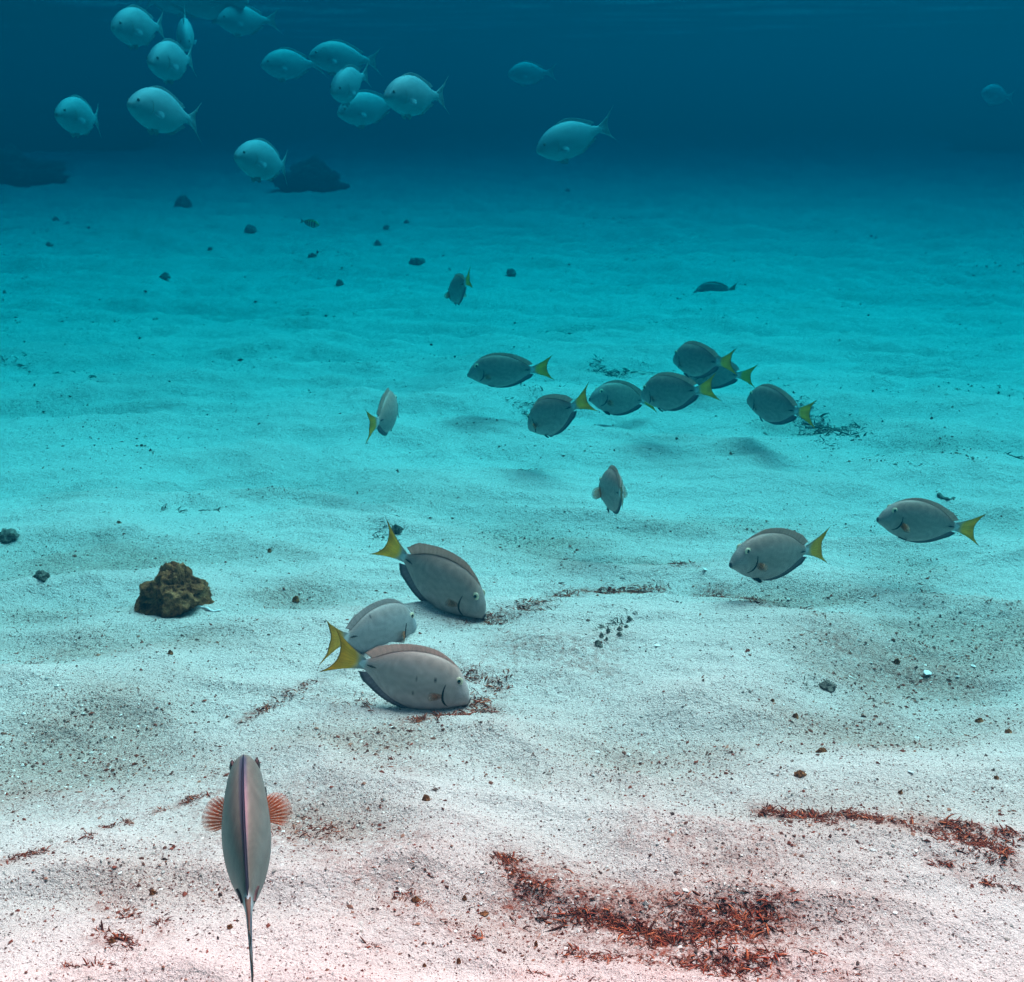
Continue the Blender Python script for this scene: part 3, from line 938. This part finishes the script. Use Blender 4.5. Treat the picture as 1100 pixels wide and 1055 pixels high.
st = stone
st('dark boulder at the left edge below the pale school', 4, 196, 120, 40, M_REEF, 5, 'boulder', None, 'boulder', sub=5, rough=.5, freq=2.3, taper=.1)
st('dark boulder behind the lowest pale fish of the school', 336, 203, 72, 34, M_REEF, 9, 'boulder', None, 'boulder', sub=5, rough=.45, freq=2.0, taper=.2)
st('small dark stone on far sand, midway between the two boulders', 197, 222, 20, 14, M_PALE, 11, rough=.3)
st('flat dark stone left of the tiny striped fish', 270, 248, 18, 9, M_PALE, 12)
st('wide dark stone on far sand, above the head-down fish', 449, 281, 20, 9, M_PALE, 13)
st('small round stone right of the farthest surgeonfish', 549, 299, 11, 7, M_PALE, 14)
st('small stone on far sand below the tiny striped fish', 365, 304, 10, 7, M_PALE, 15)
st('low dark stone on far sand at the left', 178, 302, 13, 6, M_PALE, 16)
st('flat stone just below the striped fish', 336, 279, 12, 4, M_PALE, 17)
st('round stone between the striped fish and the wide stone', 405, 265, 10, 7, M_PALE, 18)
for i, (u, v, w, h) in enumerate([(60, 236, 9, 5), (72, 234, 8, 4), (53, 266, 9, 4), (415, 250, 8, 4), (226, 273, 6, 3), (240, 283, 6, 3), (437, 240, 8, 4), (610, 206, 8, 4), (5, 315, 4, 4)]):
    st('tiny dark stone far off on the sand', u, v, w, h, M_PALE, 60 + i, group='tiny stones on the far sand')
p_ = stone('dark grey stone with pale top at the left edge', 8, 578, 28, 11, M_GREY, 21, group=None)
st('grey bent coral scrap behind the yellow tail of the nose-down fish', 426, 570, 15, 8, M_GREY, 22, 'coral_scrap', None, 'coral scrap', sub=5, rough=.5, freq=2.6)
st('broken grey stone on the right mound with a groove', 888, 739, 20, 9, M_GREY, 23, group=None, rough=.4)
st('flat dark stone on the sand left of the craggy rock', 45, 622, 20, 8, M_GREY, 24, group=None)
st('small brown pebble on near sand right of the spread-finned fish', 458, 859, 11, 7, M_ROCK, 25, 'pebble', 'pebbles on the near sand', 'pebble', rough=.3)
st('dark sharp chip on sand, upper of two at right', 882, 808, 13, 7, M_ROCK, 26, 'pebble', 'pebbles on the near sand', 'pebble', rough=.4)
st('dark sharp chip on sand, lower of two at right', 860, 832, 13, 6, M_ROCK, 27, 'pebble', 'pebbles on the near sand', 'pebble', rough=.4)
st('brown pebble beside the white shell', 963, 712, 9, 7, M_ROCK, 28, 'pebble', 'pebbles on the near sand', 'pebble')
for i, (u, v, w, h) in enumerate([(447, 968, 12, 7), (499, 966, 6, 6), (520, 982, 12, 4), (576, 1016, 6, 7), (493, 1034, 6, 7), (456, 1038, 5, 5), (1052, 775, 9, 5), (1083, 787, 10, 5), (855, 770, 8, 5), (830, 753, 6, 4), (183, 702, 6, 5), (318, 643, 9, 7), (290, 592, 6, 4), (128, 562, 6, 4), (1070, 836, 7, 4), (967, 852, 6, 5), (120, 1012, 9, 7), (247, 997, 8, 6), (164, 960, 8, 7)]):
    st('small dark pebble on the near sand', u, v, w, h, M_ROCK, 80 + i, 'pebble', 'small pebbles strewn over the near sand', 'pebble', rough=.4)

def shell(label, u, v, wpx, rot, tilt, name='shell'):
    p, t = ground(u, v)
    w = wpx * t / FPX
    nr, na = 10, 25
    r = np.linspace(.06, 1, nr); a = np.linspace(-1.25, 1.25, na)
    rr = r[:, None] * (1 - .12 * np.abs(a)[None, :] ** 2) * (1 + .02 * np.cos(a * 30)[None, :])
    X = rr * np.sin(a)[None, :]; Y = rr * np.cos(a)[None, :] - .5
    Z = .30 * (1 - ((X) ** 2 + (Y * 1.3) ** 2)) + .012 * np.cos(a * 30)[None, :] * r[:, None]
    V = np.stack([X, Y, Z], -1).reshape(-1, 3)
    V2 = V.copy(); V2[:, 2] -= .06
    n = nr * na
    V = np.concatenate([V, V2]) * w * .5
    rim = [i * na for i in range(nr)] + [(nr - 1) * na + k for k in range(1, na)] + [i * na + na - 1 for i in range(nr - 2, -1, -1)] + [k for k in range(na - 2, 0, -1)]
    side = np.array([[rim[q], rim[(q + 1) % len(rim)], rim[(q + 1) % len(rim)] + n, rim[q] + n] for q in range(len(rim))])
    F = np.concatenate([grid_faces(nr, na, flip=True), grid_faces(nr, na, off=n), side])
    o = mesh_obj(name, V, F, M_SHELL)
    o.location = p + np.array([0, 0, w * .05]); o.rotation_euler = (tilt, .15, rot)
    return tag(o, label, 'shell', 'bits of pale shell on the sand')
shell('white shell piece lying beside a brown pebble on the right', 996, 724, 17, .7, .3)
shell('small white shell chip at the lower right, above dark red weed', 978, 830, 10, 2.0, .2)
shell('pale bluish shell chip at the end of the red weed line', 757, 612, 9, 1.2, .4)
shell('small pale shell beside the cluster of grey pebbles', 706, 694, 9, .2, .2)

# grey pebbles heaped in the middle
for i in range(16):
    u = 640 + 38 * RNG.random() ; v = 690 - (u - 640) * .50 + RNG.normal(0, 5)
    st('grey pebble in the small heap at the middle of the sand', u, v, RNG.uniform(4, 8), RNG.uniform(3, 5), M_GREY, 120 + i, 'pebble', 'heap of grey pebbles mid sand', 'pebble', rough=.3)

# dim reef walls in the far blue
def reef(label, u, z, w, h, d, seed):
    p = at(u, 110, z); p[2] = 0
    o = lump('reef', p, (w, d, h), M_REEF, seed, 5, .32, 1.4, False, .3, .15, sink=.2)
    return tag(o, label, 'reef')
reef('dim blue reef rising behind the leftmost pale fish', 0, 20, 4.4, 1.3, 3.0, 3)
reef('dim dark reef in the deep water at the right edge', 1105, 20, 3.0, 1.3, 2, 8)

# ------------------------------------------------------------------ loose grains and weed (too many to count)
def grains():
    n = 290000
    d = .8 + 4.2 * RNG.random(n) ** 1.75
    m = 40000                            # coarser bits far out, in drifts
    far = np.arange(n) >= n - m
    d[far] = 3.0 + 7 * RNG.random(m) ** 1.3
    a = RNG.uniform(-.56, .56, n)
    x, y = d * np.sin(a) * 1.1, d * np.cos(a)
    c = coarse(x, y)
    drift = smoothstep(.15, .7, noise2(x * 1.1, y * 2.6, 41)) + .06
    keep = RNG.random(n) < np.where(far, drift * .7, .11 + .5 * c)
    x, y, c, d, far = x[keep], y[keep], c[keep], d[keep], far[keep]
    n = len(x)
    z = height(x, y)
    r = np.minimum(RNG.gamma(1.9, .00027, n) * (1 + .5 * c) + .00045, .0030) * np.where(far, 1 + .35 * d, 1)
    base = np.array([(1, 0, 0), (-1, 0, 0), (0, 1, 0), (0, -1, 0), (0, 0, 1), (0, 0, -1)], float)
    P = base[None] * (r[:, None, None] * RNG.uniform(.6, 1.5, (n, 6, 1)))
    P = P * np.stack([RNG.uniform(.8, 1.8, n), RNG.uniform(.7, 1.2, n), RNG.uniform(.5, 1, n)], -1)[:, None, :]
    th = RNG.uniform(0, 6.28, n); ct, sn = np.cos(th)[:, None], np.sin(th)[:, None]
    P = np.stack([P[..., 0] * ct - P[..., 1] * sn, P[..., 0] * sn + P[..., 1] * ct, P[..., 2]], -1)
    P = P + np.stack([x, y, z + r * .25], -1)[:, None, :]
    f = np.array([(0, 2, 4), (2, 1, 4), (1, 3, 4), (3, 0, 4), (2, 0, 5), (1, 2, 5), (3, 1, 5), (0, 3, 5)])
    F = (f[None] + (np.arange(n) * 6)[:, None, None]).reshape(-1, 3)
    pal = np.array([(.24, .06, .04), (.14, .05, .035), (.36, .17, .12), (.12, .07, .06), (.75, .70, .66), (.40, .35, .32), (.8, .78, .76)])
    w = np.array([.20, .16, .14, .12, .16, .12, .10])
    ci = RNG.choice(len(pal), n, p=w)
    cols = np.repeat(pal[ci] * RNG.uniform(.7, 1.2, (n, 1)), 6, 0)
    o = mesh_obj('sand_grains', P.reshape(-1, 3), F, M_GRAIN, None, cols, smooth=False)
    tag(o, 'loose dark and pale grains lying all over the near sand', 'sand grains', kind='stuff')
grains()

DARKWEED = [
    ([(638, 396), (665, 399), (692, 397)], 6, 500, .020), ([(858, 448), (885, 455), (915, 460)], 9, 700, .020),
    ([(545, 436), (560, 445), (580, 436)], 6, 260, .014), ([(580, 356), (640, 352)], 3, 140, .020),
    ([(640, 692), (662, 682), (678, 672)], 5, 130, .008), ([(860, 730), (895, 738)], 6, 60, .008),
    ([(400, 572), (432, 568)], 5, 90, .012), ([(1075, 488), (1100, 492)], 4, 80, .014),
    ([(0, 390), (30, 393)], 2, 60, .020), ([(60, 402), (140, 404)], 2, 80, .018), ([(880, 470), (900, 480)], 4, 80, .015),
    ([(520, 565), (600, 572)], 8, 140, .010), ([(160, 545), (250, 543)], 2, 60, .012),
    ([(500, 418), (600, 425)], 8, 90, .012), ([(810, 648), (850, 658)], 8, 90, .008),
]
def weed(name, label, spec, pal, group):
    Vs, Fs, Cs = [], [], []
    off = 0
    for pts, hw, cnt, ln in spec:
        cnt = int(cnt * 1.4)
        pts = np.array(pts, float)
        seg = np.hypot(*np.diff(pts, axis=0).T); cum = np.concatenate([[0], np.cumsum(seg)]) / seg.sum()
        # pieces gather in clumps along the line
        ncl = max(3, cnt // 9)
        ct = RNG.random(ncl); co = RNG.normal(0, hw * .85, (ncl, 2)); cw = RNG.gamma(.7, 1, ncl); cw /= cw.sum()
        pick = RNG.choice(ncl, cnt, p=cw)
        for i in pick:
            tt = ct[i]
            u = np.interp(tt, cum, pts[:, 0]) + co[i, 0] * .8 + RNG.normal(0, hw * .5 + 1.8)
            v = np.interp(tt, cum, pts[:, 1]) + co[i, 1] * .6 + RNG.normal(0, hw * .25 + .8)
            p = flat_pt(u, v)
            p[2] = float(HT(p[0], p[1]))
            L = ln * min(1.5, RNG.lognormal(-.80, .5)); w = L * RNG.uniform(.05, .12)
            az = RNG.uniform(0, 6.28); el = abs(RNG.normal(.35, .35))
            d = np.array([math.cos(az) * math.cos(el), math.sin(az) * math.cos(el), math.sin(el)])
            sd = np.cross(d, [0.1, 0.2, 1]); sd /= np.linalg.norm(sd)
            up = np.cross(sd, d)
            cur = RNG.uniform(-.8, .8)
            rows = []
            for k, wk in ((0, .9), (.4, 1.0), (.75, .7), (1.0, .15)):
                c = p + d * L * k + sd * cur * L * k * k - np.array([0, 0, .25 * L * k * k * (el > .2)])
                c[2] += w * .1 - .0006 * (k == 0)
                rows += [c + sd * w * wk, c + up * w * wk * 1.1, c - sd * w * wk - up * w * wk * .3]
            Vs += rows
            for k in range(3):
                for j in range(3):
                    a, b = off + k * 3 + j, off + k * 3 + (j + 1) % 3
                    Fs.append((a, b, b + 3, a + 3))
            col = pal[RNG.integers(len(pal))] * RNG.uniform(.6, 1.3)
            Cs += [col] * 12
            off += 12
    o = mesh_obj(name, np.array(Vs), np.array(Fs), M_ALGA, None, np.array(Cs))
    tag(o, label, group, kind='stuff')

# a quick lookup of the bed height for the thousands of small pieces
_gx = np.linspace(-4, 4, 801); _gy = np.linspace(.2, 6.2, 601)
_gh = height(*np.meshgrid(_gx, _gy))
def HT(x, y):
    fx = min(max((x + 4) / .01, 0), 799.0); fy = min(max((y - .2) / .01, 0), 599.0)
    i, j = min(int(fx), 799), min(int(fy), 599); a, b = fx - i, fy - j
    return (_gh[j, i] * (1 - a) + _gh[j, i + 1] * a) * (1 - b) + (_gh[j + 1, i] * (1 - a) + _gh[j + 1, i + 1] * a) * b
weed('red_weed', 'short dark red weed scraps gathered in lines on the sand', WEED, np.array([(.30, .050, .022), (.19, .034, .020), (.42, .11, .05), (.09, .022, .016), (.15, .04, .022)]), 'seaweed')
weed('dark_weed', 'dark green-grey weed mats on the far sand', DARKWEED, np.array([(.10, .105, .09), (.06, .065, .06), (.16, .15, .13)]), 'seaweed')
